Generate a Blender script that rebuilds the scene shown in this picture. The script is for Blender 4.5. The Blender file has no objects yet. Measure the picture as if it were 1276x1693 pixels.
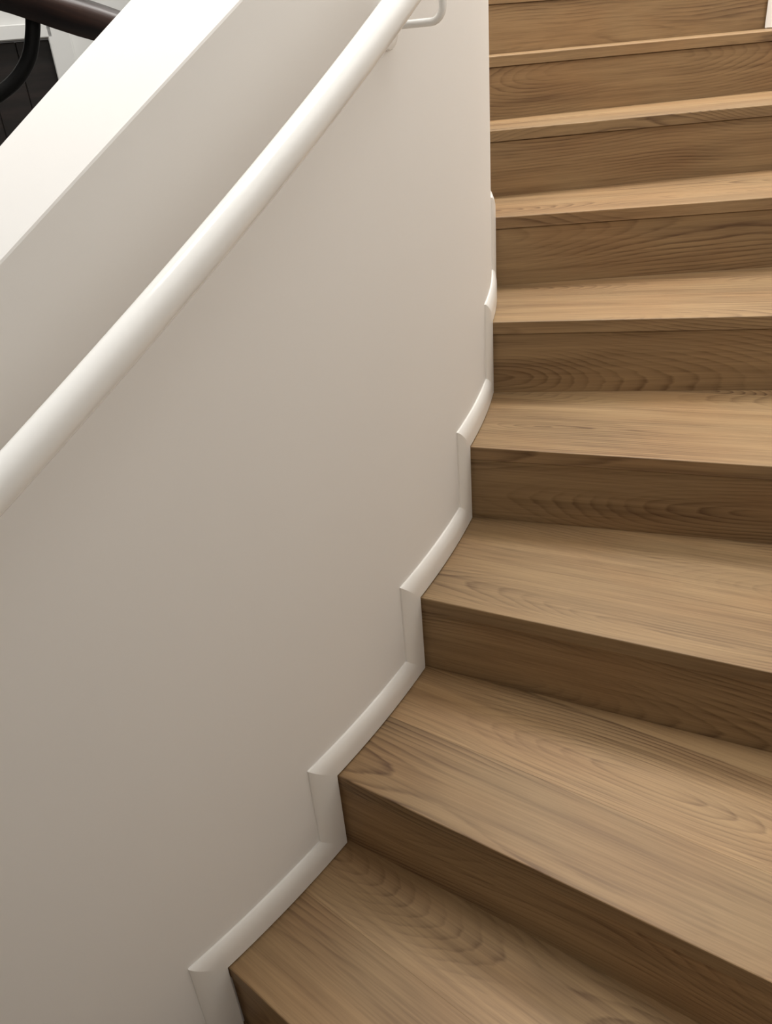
import bpy, math, random
from mathutils import Vector, Matrix

# ------------------------------------------------------------------ stair dimensions (metres)
H = 0.18                       # riser height
R = 2.353                      # outer face of the curved inner wall
TT = 0.0131                    # moulding thickness
TW = 0.058                     # moulding width
DTH = 0.135832                 # angle of one step
BETA = 0.03257                 # nosings run slightly off the radius
TH = 0.0295                    # tread thickness
OV = 0.005                     # nosing overhang
RO = 3.835                     # outer wall
WALL_T = 0.218                 # thickness of the inner wall
FLOOR_Z = -3 * H
CEIL_Z = 4.3
DEV = [0.004369, -0.003529, -0.001244, 0.000066, -0.002035, 0.001539, -0.000402, 0.001239]
def ang(k): return k * DTH + (DEV[k] if 0 <= k < 8 else 0.0)
def bent(a, c0, c1, c2, lo, hi):
    """gently eased helix: quadratic inside lo..hi, straight tangents outside"""
    q = min(max(a, lo), hi)
    return c0 + c1 * q + c2 * q * q + (c1 + 2 * c2 * q) * (a - q)
def wall_top(a): return bent(a, 1.16475, 1.45553, -0.60763, -0.03, 0.18)
def rail_z(a): return bent(a, 1.0444, 1.3957, -0.2159, -0.10, 0.36)
def pol(r, a, z): return Vector((r * math.cos(a), r * math.sin(a), z))

sc = bpy.context.scene
col = sc.collection

# ------------------------------------------------------------------ camera
CAM = Vector((3.176826, -0.330473, 1.309086))
YAW, PITCH, ROLL, FPX = 2.362549, -0.516935, -0.088144, 1344.77
fw = Vector((math.cos(YAW) * math.cos(PITCH), math.sin(YAW) * math.cos(PITCH), math.sin(PITCH)))
r0 = Vector((math.sin(YAW), -math.cos(YAW), 0))
u0 = r0.cross(fw)
rt = math.cos(ROLL) * r0 + math.sin(ROLL) * u0
up = -math.sin(ROLL) * r0 + math.cos(ROLL) * u0
cd = bpy.data.cameras.new('camera')
cd.sensor_fit = 'VERTICAL'; cd.sensor_height = 36.0; cd.lens = FPX * 36.0 / 1693.0
cd.clip_start = 0.02; cd.clip_end = 100
cam = bpy.data.objects.new('camera', cd); col.objects.link(cam)
m = Matrix((rt, up, -fw)).transposed().to_4x4(); m.translation = CAM
cam.matrix_world = m
sc.camera = cam

# ------------------------------------------------------------------ light and exposure
sc.view_settings.view_transform = 'Standard'
sc.view_settings.look = 'None'
sc.view_settings.gamma = 1.0
sc.view_settings.use_curve_mapping = False
sc.view_settings.exposure = 0.0
sc.cycles.use_denoising = True

world = bpy.data.worlds.new('world'); sc.world = world; world.use_nodes = True
bg = world.node_tree.nodes['Background']
bg.inputs[0].default_value = (1.0, 0.96, 0.90, 1); bg.inputs[1].default_value = 0.09

def area(name, loc, target, sx, sy, power, color):
    l = bpy.data.lights.new(name, 'AREA'); l.shape = 'RECTANGLE'; l.size = sx; l.size_y = sy
    l.energy = power; l.color = color
    o = bpy.data.objects.new(name, l); col.objects.link(o); o.location = loc
    o.rotation_euler = (Vector(target) - Vector(loc)).to_track_quat('-Z', 'Y').to_euler()
    return o
LAMP = (1.0, 0.985, 0.955)
area('landing_ceiling_light', (1.5, 2.6, 4.2), (1.5, 2.6, 0.0), 1.0, 1.0, 124, LAMP)
area('stair_ceiling_light', (2.2, 0.95, 4.2), (2.2, 0.95, 0.0), 0.9, 0.9, 48, LAMP)
area('hall_ceiling_light', (1.5, 0.2, 4.2), (1.5, 0.2, 0.0), 1.0, 1.0, 40, LAMP)

# ------------------------------------------------------------------ materials
class NT:
    def __init__(self, name):
        self.m = bpy.data.materials.new(name); self.m.use_nodes = True
        self.t = self.m.node_tree; self.b = self.t.nodes['Principled BSDF']
    def n(self, kind, **kw):
        nd = self.t.nodes.new(kind)
        for k, v in kw.items(): setattr(nd, k, v)
        return nd
    def l(self, a, b): self.t.links.new(a, b)
    def put(self, sock, v):
        if isinstance(v, (int, float)): sock.default_value = v
        elif isinstance(v, (tuple, list)): sock.default_value = v
        else: self.l(v, sock)
    def math(self, op, a, b=0.0, c=0.0):
        nd = self.n('ShaderNodeMath', operation=op)
        for s, v in zip(nd.inputs, (a, b, c)): self.put(s, v)
        return nd.outputs[0]
    def noise(self, vec, scale, detail=2.0, rough=0.5, dist=0.0):
        nd = self.n('ShaderNodeTexNoise'); self.l(vec, nd.inputs['Vector'])
        nd.inputs['Scale'].default_value = scale; nd.inputs['Detail'].default_value = detail
        nd.inputs['Roughness'].default_value = rough; nd.inputs['Distortion'].default_value = dist
        return nd.outputs[0]
    def scale(self, vec, s):
        nd = self.n('ShaderNodeVectorMath', operation='MULTIPLY'); self.l(vec, nd.inputs[0]); nd.inputs[1].default_value = s
        return nd.outputs[0]
    def mix(self, f, a, b, blend='MIX'):
        nd = self.n('ShaderNodeMix', data_type='RGBA', blend_type=blend)
        self.put(nd.inputs[0], f); self.put(nd.inputs[6], a); self.put(nd.inputs[7], b)
        return nd.outputs[2]
    def ramp(self, f, stops):
        nd = self.n('ShaderNodeValToRGB'); self.l(f, nd.inputs[0]); e = nd.color_ramp.elements
        while len(e) < len(stops): e.new(0.5)
        for i, (p, c) in enumerate(stops):
            e[i].position = p; e[i].color = (c, c, c, 1) if isinstance(c, (int, float)) else c
        return nd.outputs[0]
    def bump(self, h, strength, dist):
        nd = self.n('ShaderNodeBump'); self.l(h, nd.inputs['Height'])
        nd.inputs['Strength'].default_value = strength; nd.inputs['Distance'].default_value = dist
        self.l(nd.outputs[0], self.b.inputs['Normal'])

def oak(name, light, dark, rough=0.50, tone=0.25):
    """Flat-sawn oak: the board is a slice through a log, long axis = local X."""
    s = NT(name)
    tc = s.n('ShaderNodeTexCoord'); oi = s.n('ShaderNodeObjectInfo')
    cmb = s.n('ShaderNodeCombineXYZ')
    s.l(s.math('MULTIPLY', oi.outputs['Random'], 37.0), cmb.inputs[0])
    s.l(s.math('MULTIPLY', oi.outputs['Random'], 91.0), cmb.inputs[1])
    s.l(s.math('MULTIPLY', oi.outputs['Random'], 53.0), cmb.inputs[2])
    add = s.n('ShaderNodeVectorMath', operation='ADD'); s.l(tc.outputs['Object'], add.inputs[0]); s.l(cmb.outputs[0], add.inputs[1])
    v = add.outputs[0]
    sep = s.n('ShaderNodeSeparateXYZ'); s.l(tc.outputs['Object'], sep.inputs[0])
    # heart of the log wanders along the board
    wob = s.noise(s.scale(v, (1.3, 0.0, 0.0)), 1.0, 0.6)
    dep = s.noise(s.scale(v, (1.25, 0.2, 0.2)), 1.0, 0.3)
    yc = s.math('MULTIPLY_ADD', s.math('SUBTRACT', s.math('FRACT', s.math('MULTIPLY', oi.outputs['Random'], 7.31)), 0.5), 0.16, s.math('MULTIPLY_ADD', wob, 0.10, -0.05))
    y = s.math('SUBTRACT', sep.outputs[1], yc)
    d = s.math('ADD', s.math('MULTIPLY_ADD', dep, 0.34, -0.11), sep.outputs[2])
    small = s.noise(s.scale(v, (3.0, 26.0, 26.0)), 1.0, 4.0, 0.6)
    y2 = s.math('MULTIPLY', y, y); d2 = s.math('MULTIPLY', d, d)
    rad = s.math('SQRT', s.math('ADD', y2, d2))
    rad = s.math('MULTIPLY_ADD', small, 0.010, rad)
    ph = s.math('FRACT', s.math('MULTIPLY', rad, 120.0))
    ring = s.ramp(ph, [(0.0, 0.0), (0.55, 0.30), (0.86, 1.0), (1.0, 0.0)])
    ringmod = s.noise(s.scale(v, (2.0, 9.0, 9.0)), 1.0, 2.0)
    ringmod = s.ramp(ringmod, [(0.42, 0.06), (0.68, 0.85)])
    fine = s.noise(s.scale(v, (7.0, 260.0, 260.0)), 1.0, 3.0, 0.6)
    fine = s.ramp(fine, [(0.38, 0.0), (0.64, 1.0)])
    streak = s.noise(s.scale(v, (1.4, 30.0, 30.0)), 1.0, 3.0, 0.6)
    streak = s.ramp(streak, [(0.40, 0.0), (0.72, 1.0)])
    lines = s.noise(s.scale(v, (2.2, 95.0, 95.0)), 1.0, 3.0, 0.55)
    lines = s.ramp(lines, [(0.48, 0.0), (0.66, 1.0)])
    blot = s.noise(s.scale(v, (3.0, 6.0, 6.0)), 1.0, 2.0)
    f = s.math('MULTIPLY', ring, ringmod)
    f = s.math('MULTIPLY_ADD', streak, 0.34, s.math('MULTIPLY', f, 0.80))
    f = s.math('MULTIPLY_ADD', fine, 0.20, s.math('MULTIPLY_ADD', lines, 0.17, f))
    cl = s.n('ShaderNodeClamp'); s.l(f, cl.inputs[0])
    c = s.mix(cl.outputs[0], light, dark)
    red = s.mix(s.ramp(blot, [(0.42, 0.0), (0.65, 0.5)]), c, s.mix(1.0, c, (0.98, 0.86, 0.78, 1), 'MULTIPLY'))
    tn = s.math('MULTIPLY_ADD', s.math('FRACT', s.math('MULTIPLY', oi.outputs['Random'], 13.7)), tone, 1.0 - tone * 0.5)
    hsv = s.n('ShaderNodeHueSaturation'); s.l(red, hsv.inputs['Color']); s.l(tn, hsv.inputs['Value'])
    s.l(hsv.outputs[0], s.b.inputs['Base Color'])
    s.b.inputs['Roughness'].default_value = rough
    s.b.inputs['Specular IOR Level'].default_value = 0.25
    s.bump(fine, 0.10, 0.0006)
    return s.m

def paint(name, color, rough, spec=0.4, grain=0.02, scale=180.0):
    s = NT(name)
    tc = s.n('ShaderNodeTexCoord')
    nz = s.noise(tc.outputs['Object'], 2.2, 2.0)
    c2 = tuple(x * 0.965 for x in color[:3]) + (1,)
    s.l(s.mix(nz, color, c2), s.b.inputs['Base Color'])
    s.b.inputs['Roughness'].default_value = rough
    s.b.inputs['Specular IOR Level'].default_value = spec
    s.bump(s.noise(tc.outputs['Object'], scale, 2.0), grain, 0.001)
    return s.m

M = {}
M['oak'] = oak('oiled_oak', (0.345, 0.229, 0.117, 1), (0.114, 0.064, 0.032, 1))
M['wall'] = paint('wall_paint', (0.87, 0.85, 0.82, 1), 0.62, 0.3, 0.05)
M['outer'] = paint('outer_wall_paint', (0.70, 0.68, 0.655, 1), 0.7, 0.3, 0.05)
M['trim'] = paint('trim_gloss_paint', (0.88, 0.86, 0.82, 1), 0.30, 0.5, 0.02)
M['rail'] = paint('rail_gloss_paint', (0.92, 0.915, 0.89, 1), 0.14, 0.5, 0.0)
M['ceiling'] = paint('ceiling_paint', (0.82, 0.80, 0.76, 1), 0.8)
M['white'] = paint('joinery_paint', (0.76, 0.76, 0.74, 1), 0.4)
M['black'] = paint('black_enamel', (0.002, 0.002, 0.002, 1), 0.5, 0.2)
M['stone'] = paint('floor_stone', (0.20, 0.18, 0.16, 1), 0.5)

def dark_timber(name, c1, c2, rough):
    s = NT(name); tc = s.n('ShaderNodeTexCoord')
    g = s.noise(s.scale(tc.outputs['Object'], (3.0, 40.0, 40.0)), 1.0, 4.0, 0.6)
    s.l(s.mix(s.ramp(g, [(0.40, 0.0), (0.72, 1.0)]), c1, c2), s.b.inputs['Base Color'])
    s.b.inputs['Roughness'].default_value = rough
    s.bump(g, 0.3, 0.002)
    return s.m
M['darkwood'] = dark_timber('dark_varnished_timber', (0.006, 0.002, 0.002, 1), (0.050, 0.020, 0.012, 1), 0.34)
M['door'] = dark_timber('dark_stained_door', (0.013, 0.011, 0.010, 1), (0.030, 0.020, 0.018, 1), 0.35)

# ------------------------------------------------------------------ mesh helpers
def link(name, verts, faces, mat, parent=None, matrix=None, smooth=False, auto=None):
    me = bpy.data.meshes.new(name)
    if matrix is not None:
        inv = matrix.inverted(); verts = [inv @ Vector(v) for v in verts]
    me.from_pydata([tuple(v) for v in verts], [], faces); me.update()
    import bmesh
    bm = bmesh.new(); bm.from_mesh(me)
    bmesh.ops.remove_doubles(bm, verts=bm.verts, dist=1e-6)
    bmesh.ops.recalc_face_normals(bm, faces=bm.faces)
    if smooth:
        for f in bm.faces: f.smooth = True
        if auto is not None:
            for e in bm.edges:
                if len(e.link_faces) == 2 and e.calc_face_angle() > auto: e.smooth = False
    bm.to_mesh(me); bm.free()
    me.materials.append(mat)
    o = bpy.data.objects.new(name, me); col.objects.link(o)
    if matrix is not None: o.matrix_world = matrix
    if parent is not None: o.parent = parent
    return o

def empty(name, loc=(0, 0, 0)):
    o = bpy.data.objects.new(name, None); o.location = loc; o.empty_display_size = 0.1
    col.objects.link(o); return o

def child_of(o, parent):
    """parent without moving: parents sit at identity rotation, so only the offset counts."""
    o.parent = parent
    o.matrix_parent_inverse = Matrix.Translation(-Vector(parent.location)) if parent.type == 'EMPTY' else parent.matrix_basis.inverted()

def structure(o, label=None, cat=None):
    o['kind'] = 'structure'
    if label: o['label'] = label
    if cat: o['category'] = cat
    return o

def tagged(o, label, cat, group=None):
    o['label'] = label; o['category'] = cat
    if group: o['group'] = group
    return o

def loft(rings, closed_ring=True, caps=True):
    """rings: list of equal-length vertex lists"""
    v, f = [], []
    n = len(rings[0])
    for r in rings: v += list(r)
    for i in range(len(rings) - 1):
        for j in range(n if closed_ring else n - 1):
            a = i * n + j; b = i * n + (j + 1) % n
            f.append((a, b, b + n, a + n))
    if caps:
        f.append(tuple(range(n))[::-1]); f.append(tuple((len(rings) - 1) * n + j for j in range(n)))
    return v, f

def tube(points, rad, sides=16, caps=True):
    pts = [Vector(p) for p in points]; rings = []
    t0 = (pts[1] - pts[0]).normalized()
    ref = Vector((0, 0, 1)) if abs(t0.z) < 0.9 else Vector((1, 0, 0))
    nrm = t0.cross(ref).normalized()
    for i, p in enumerate(pts):
        t = (pts[min(i + 1, len(pts) - 1)] - pts[max(i - 1, 0)]).normalized()
        nrm = (nrm - t * nrm.dot(t)).normalized(); b = t.cross(nrm)
        rr = rad[i] if isinstance(rad, (list, tuple)) else rad
        rings.append([p + rr * (math.cos(2 * math.pi * j / sides) * nrm + math.sin(2 * math.pi * j / sides) * b) for j in range(sides)])
    return loft(rings, True, caps)

def box(c, sx, sy, sz, bev=0.0):
    """axis-aligned box around c, chamfered edges on the Z profile"""
    x, y, z = sx / 2, sy / 2, sz / 2
    b = bev
    if b <= 0:
        ring = [(-x, -y), (x, -y), (x, y), (-x, y)]
        return loft([[Vector(c) + Vector((px, py, pz)) for px, py in ring] for pz in (-z, z)])
    def rg(i): return [(-x + i + b, -y + i), (x - i - b, -y + i), (x - i, -y + i + b), (x - i, y - i - b), (x - i - b, y - i), (-x + i + b, y - i), (-x + i, y - i - b), (-x + i, -y + i + b)]
    return loft([[Vector(c) + Vector((px, py, pz)) for px, py in rg(i)] for pz, i in ((-z, b), (-z + b, 0), (z - b, 0), (z, b))])

def join(*parts):
    v, f = [], []
    for pv, pf in parts:
        k = len(v); v += list(pv); f += [tuple(i + k for i in t) for t in pf]
    return v, f

# ------------------------------------------------------------------ structure: curved parapet wall
def annulus_wall(ri, ro, a0, a1, n, zb, zt, bev=0.004):
    rings = []
    for i in range(n + 1):
        a = a0 + (a1 - a0) * i / n
        t = zt(a); b = zb(a)
        rings.append([pol(ro, a, b), pol(ro, a, t - bev), pol(ro - bev * 0.3, a, t - bev * 0.3), pol(ro - bev, a, t),
                      pol(ri + bev, a, t), pol(ri, a, t - bev), pol(ri, a, b)])
    return loft(rings)
v, f = annulus_wall(R - WALL_T, R, -0.75, 1.75, 200, lambda a: FLOOR_Z, wall_top)
structure(link('wall_left', v, f, M['wall'], smooth=True, auto=0.3), 'curved white plastered stair wall with a sloping flat top', 'wall')

v, f = annulus_wall(RO, RO + 0.15, -0.38, 2.3, 160, lambda a: FLOOR_Z, lambda a: CEIL_Z)
structure(link('wall_right', v, f, M['outer'], smooth=True, auto=0.3), 'curved outer white wall of the staircase', 'wall')

n = 96
def disc(r, z0, z1):
    return loft([[pol(r, 2 * math.pi * i / n, z) for i in range(n)] for z in (z0, z1)])
v, f = disc(RO + 0.15, FLOOR_Z - 0.1, FLOOR_Z)
structure(link('floor', v, f, M['stone']), 'dark grey floor at the foot of the stairs', 'floor')
v, f = disc(RO + 0.15, CEIL_Z, CEIL_Z + 0.1)
structure(link('ceiling', v, f, M['ceiling']), 'plain white ceiling above the stairwell', 'ceiling')

# ------------------------------------------------------------------ staircase: treads (boards) and risers
stair = empty('staircase', pol(R + 0.7, -2 * DTH, FLOOR_Z))
tagged(stair, 'curved oak staircase with closed risers winding up round the white wall', 'staircase')
RI = R + 0.0015

def frame(k, zz, upright=False):
    a = ang(k); P = pol(R + TT, a, zz)
    d = Vector((math.cos(a + BETA), math.sin(a + BETA), 0)); nrm = Vector((-d.y, d.x, 0))
    return P, d, nrm
def hit(P, d, nrm, t, rad):
    q = P + nrm * t; b = q.x * d.x + q.y * d.y; c = q.x ** 2 + q.y ** 2 - rad ** 2
    return -b + math.sqrt(b * b - c)
def board(k, z0, prof, name, parent, upright):
    """prof: closed (t, z) outline swept along the nosing direction from wall to wall"""
    P, d, nrm = frame(k, 0)
    ns = 2
    rings = []
    for end in (0, 1):
        ring = []
        for t, z in prof:
            s = hit(P, d, nrm, t, RI if end == 0 else RO - 0.0015)
            ring.append(P + d * s + nrm * t + Vector((0, 0, z)))
        rings.append(ring)
    v, f = loft(rings)
    tm = sum(p[0] for p in prof) / len(prof); zm = sum(p[1] for p in prof) / len(prof)
    o = P + d * 0.7 + nrm * tm + Vector((0, 0, zm))
    if upright: mx = Matrix((d, Vector((0, 0, 1)), d.cross(Vector((0, 0, 1))))).transposed().to_4x4()
    else: mx = Matrix((d, nrm, Vector((0, 0, 1)))).transposed().to_4x4()
    mx.translation = o
    ob = link(name, v, f, M['oak'], matrix=mx)
    child_of(ob, parent)
    return ob
def plank_prof(t0, t1, z, front):
    b = 0.0022 if front else 0.0002
    e = 0.0002
    return [(t0, z - TH), (t0, z - b), (t0 + b * 0.3, z - b * 0.3), (t0 + b, z), (t1 - e, z), (t1, z - e), (t1, z - TH)]
K0, K1 = -2, 11
random.seed(4)
for k in range(K0, K1 + 1):
    z = k * H
    w1 = 0.185 + random.uniform(-0.02, 0.02)
    t = board(k, z, plank_prof(0.0, w1, z, True), 'tread', stair, False)
    last = k == K1
    edges = [w1 + 0.0001, w1 + 0.19, 0.52]
    for a, b in zip(edges[:-1], edges[1:]):
        board(k, z, plank_prof(a, b - 0.0001, z, False), 'tread_plank', t, False)
    g = 0.003
    top = z - TH - 0.0004; bot = z - H + 0.0004
    board(k, z, [(OV, bot), (OV, top - g), (OV + g, top), (OV + 0.018, top), (OV + 0.018, bot)], 'riser', stair, True)

# ------------------------------------------------------------------ stepped moulding along the wall
PROF = [(0.0, 0.93), (0.025, 1.0), (0.25, 1.0), (0.46, 1.0), (0.58, 0.97), (0.69, 0.90), (0.79, 0.79), (0.87, 0.66), (0.93, 0.51), (0.97, 0.38), (0.995, 0.27), (1.0, 0.20)]
def mould_piece(c0, c1, o0, o1, base, sgn, name, parent, n):
    """parallelogram in (angle, z): stair edge c0-c1, wall edge o0-o1"""
    rings = []
    for i in range(n + 1):
        s = i / n; ring = []
        pc = [c0[j] + (c1[j] - c0[j]) * s for j in (0, 1)]; po = [o0[j] + (o1[j] - o0[j]) * s for j in (0, 1)]
        for u, th in PROF:
            ring.append(pol(base + sgn * TT * th, pc[0] + (po[0] - pc[0]) * u, pc[1] + (po[1] - pc[1]) * u))
        ring.append(pol(base - sgn * 0.001, po[0], po[1])); ring.append(pol(base - sgn * 0.001, pc[0], pc[1]))
        rings.append(ring)
    v, f = loft(rings)
    o = link(name, v, f, M['trim'], smooth=True, auto=0.45)
    child_of(o, parent)
    return o
def moulding(tag, base, sgn, label):
    root = empty(tag, pol(base, -2 * DTH, -2 * H)); structure(root, label, 'skirting')
    w = TW / base; g = 0.0022
    def a_in(k):                   # angle of nosing k on this wall
        P, d, nrm = frame(k, 0); s = hit(P, d, nrm, 0, base + sgn * TT)
        q = P + d * s; return math.atan2(q.y, q.x)
    for k in range(K0, K1):
        a0, a1 = a_in(k) - g / base, a_in(k + 1) - g / base; z = k * H + g; z1 = (k + 1) * H + g
        mould_piece((a0, z), (a1, z), (a0 - w, z + TW), (a1 - w, z + TW), base, sgn, 'skirting_tread_piece', root, 10)
        mould_piece((a1, z), (a1, z1), (a1 - w, z + TW), (a1 - w, z1 + TW), base, sgn, 'skirting_riser_piece', root, 3)
    return root
moulding('trim_1', R, 1, 'white stepped moulding following the treads along the curved inner wall')
moulding('trim_2', RO, -1, 'white stepped moulding along the outer wall beside the top treads')

# ------------------------------------------------------------------ white handrail with its bracket
RR, RRAD = R + 0.09, 0.0195
A0, A1 = -0.60, 0.95
hr = empty('handrail', pol(RR, 0.1, rail_z(0.1))); tagged(hr, 'glossy white round tube handrail along the curved stair wall', 'handrail')
v, f = tube([pol(RR, A0 + (A1 - A0) * i / 120, rail_z(A0 + (A1 - A0) * i / 120)) for i in range(121)], RRAD, 32)
o = link('rail', v, f, M['rail'], smooth=True, auto=1.0); child_of(o, hr)
def bracket(a):
    zr = rail_z(a); zb = zr - 0.088; c = 0.018
    path = [pol(RR, a, zr - RRAD + 0.003), pol(RR, a, zr - 0.045), pol(RR, a, zb + c)]
    for i in range(1, 7):
        q = math.pi / 2 * i / 6
        path.append(pol(RR - c + c * math.cos(q), a, zb + c - c * math.sin(q)))
    path += [pol(R + 0.03, a, zb), pol(R + 0.004, a, zb)]
    v, f = tube(path, 0.0052, 14)
    b = link('bracket', v, f, M['rail'], smooth=True, auto=1.0); child_of(b, hr)
    # round wall plate with a domed rim
    ex = Vector((math.cos(a), math.sin(a), 0)); ey = Vector((-math.sin(a), math.cos(a), 0)); ez = Vector((0, 0, 1))
    cen = pol(R, a, zb); rings = []
    for rad, h in ((0.0305, -0.002), (0.0305, 0.005), (0.029, 0.0072), (0.024, 0.0085), (0.010, 0.0095)):
        rings.append([cen + ex * h + rad * (math.cos(2 * math.pi * j / 28) * ey + math.sin(2 * math.pi * j / 28) * ez) for j in range(28)])
    v, f = loft(rings)
    p = link('wall_plate', v, f, M['rail'], smooth=True, auto=0.6)
    p.parent = b; p.matrix_parent_inverse = b.matrix_basis.inverted()
for a in (-0.30, 0.284, 0.80): bracket(a)

# ------------------------------------------------------------------ what lies beyond the wall: far wall, dark door, dark rail
view = Vector((math.cos(math.radians(153)), math.sin(math.radians(153)), 0))
side = Vector((view.y, -view.x, 0))                       # to the right as seen from the stairs
cam0 = Vector((3.1768, -0.3305, 0))                      # foot of the spot on the stairs from which the far wall is laid out
def vp(dist, lat, z): return cam0 + view * dist + side * lat + Vector((0, 0, z))
DW = 4.15                                                  # distance of the far wall
mxw = Matrix((side, view, Vector((0, 0, 1)))).transposed().to_4x4()
def vbox(lat0, lat1, d0, d1, z0, z1, bev=0.0):
    v, f = box(((lat0 + lat1) / 2, (d0 + d1) / 2, (z0 + z1) / 2), lat1 - lat0, d1 - d0, z1 - z0, bev)
    m = mxw.copy(); m.translation = cam0
    return [m @ Vector(p) for p in v], f
def vobj(name, geo, mat, parent=None):
    m = mxw.copy(); m.translation = sum((Vector(p) for p in geo[0]), Vector()) / len(geo[0])
    o = link(name, geo[0], geo[1], mat, matrix=m)
    if parent is not None: child_of(o, parent)
    return o
DOOR_R, DOOR_L, DOOR_T = 0.035, -0.90, 1.452               # door opening (lateral range, top)
wall = join(vbox(DOOR_R + 0.0, 1.15, DW, DW + 0.12, FLOOR_Z, CEIL_Z), vbox(-1.45, DOOR_L, DW, DW + 0.12, FLOOR_Z, CEIL_Z),
            vbox(DOOR_L, DOOR_R, DW, DW + 0.12, DOOR_T, CEIL_Z))
structure(vobj('wall_back', wall, M['white']), 'pale wall across the stairwell with a dark door', 'wall')
door = empty('door_1', vp(DW, (DOOR_L + DOOR_R) / 2, FLOOR_Z)); structure(door, 'dark stained boarded door in a pale frame beyond the stair wall', 'door')
nb = 7
for i in range(nb):
    a = DOOR_L + (DOOR_R - DOOR_L) * i / nb; b = DOOR_L + (DOOR_R - DOOR_L) * (i + 1) / nb
    vobj('door_board', vbox(a + 0.0002, b - 0.0002, DW + 0.05, DW + 0.09, FLOOR_Z + 0.006, DOOR_T - 0.004, 0.003), M['door'], door)
vobj('door_lintel', vbox(DOOR_L - 0.1, DOOR_R + 0.02, DW - 0.02, DW, DOOR_T, DOOR_T + 0.055, 0.004), M['white'], door)
vobj('door_jamb', vbox(DOOR_R, DOOR_R + 0.09, DW - 0.02, DW, FLOOR_Z, DOOR_T + 0.055, 0.004), M['white'], door)
vobj('door_jamb', vbox(DOOR_L - 0.09, DOOR_L, DW - 0.02, DW, FLOOR_Z, DOOR_T + 0.055, 0.004), M['white'], door)

# dark timber rail with a bent black support, standing in the stairwell
E1, E2 = Vector((1.3813, 0.5509, 1.4520)), Vector((1.5007, 0.6752, 1.3885))
ax = (E2 - E1).normalized()
S, T = E1 - ax * 0.42, E2 + ax * 0.42
br = empty('dark_rail', Vector((S.x, S.y, FLOOR_Z)))
tagged(br, 'dark brown timber rail with a bent black support beyond the wall top', 'railing')
L = (T - S).length; rings = []
sd = ax.cross(Vector((0, 0, 1))).normalized(); uu = sd.cross(ax)
SEC = [(-0.026, -0.030), (0.026, -0.030), (0.033, -0.018), (0.034, 0.004), (0.027, 0.022), (0.012, 0.031), (-0.012, 0.031), (-0.027, 0.022), (-0.034, 0.004), (-0.033, -0.018)]
for i in range(25):
    p = S + ax * (L * i / 24); wv = 1.04 + 0.05 * math.sin(i * 1.1)
    rings.append([p + sd * (x * wv) + uu * (y * wv) for x, y in SEC])
v, f = loft(rings)
mr = Matrix((ax, sd, uu)).transposed().to_4x4(); mr.translation = (S + T) / 2
o = link('timber_rail', v, f, M['darkwood'], matrix=mr, smooth=True, auto=0.9); child_of(o, br)
path = [Vector((1.4062, 0.5777, 1.4374)), Vector((1.4028, 0.5711, 1.4125)), Vector((1.3994, 0.5644, 1.3874)), Vector((1.3937, 0.5533, 1.3570)), Vector((1.3866, 0.5394, 1.3339)), Vector((1.3769, 0.5203, 1.3131)), Vector((1.3666, 0.5000, 1.2978)), Vector((1.3538, 0.4750, 1.2840)), Vector((1.3351, 0.4384, 1.2681)), Vector((1.3135, 0.3958, 1.2595)), Vector((1.2915, 0.3526, 1.2641)), Vector((1.2751, 0.3206, 1.2866)), Vector((1.2675, 0.3055, 1.3215)), Vector((1.2694, 0.3094, 1.3670)), Vector((1.2770, 0.3242, 1.4202)), Vector((1.2926, 0.3549, 1.5184))]
pts = []
for i in range(len(path) - 1):                               # Catmull-Rom through the bend
    p0, p1, p2, p3 = path[max(i - 1, 0)], path[i], path[i + 1], path[min(i + 2, len(path) - 1)]
    for j in range(6):
        t = j / 6
        pts.append(0.5 * ((2 * p1) + (p2 - p0) * t + (2 * p0 - 5 * p1 + 4 * p2 - p3) * t * t + (3 * p1 - p0 - 3 * p2 + p3) * t ** 3))
pts.append(path[-1])
v, f = tube(pts, 0.0140, 14)
o = link('bent_support', v, f, M['black'], smooth=True, auto=1.0); child_of(o, br)
v, f = box((S.x, S.y, (FLOOR_Z + S.z + 0.06) / 2), 0.09, 0.09, S.z + 0.06 - FLOOR_Z, 0.008)
o = link('newel_post', v, f, M['darkwood']); child_of(o, br)
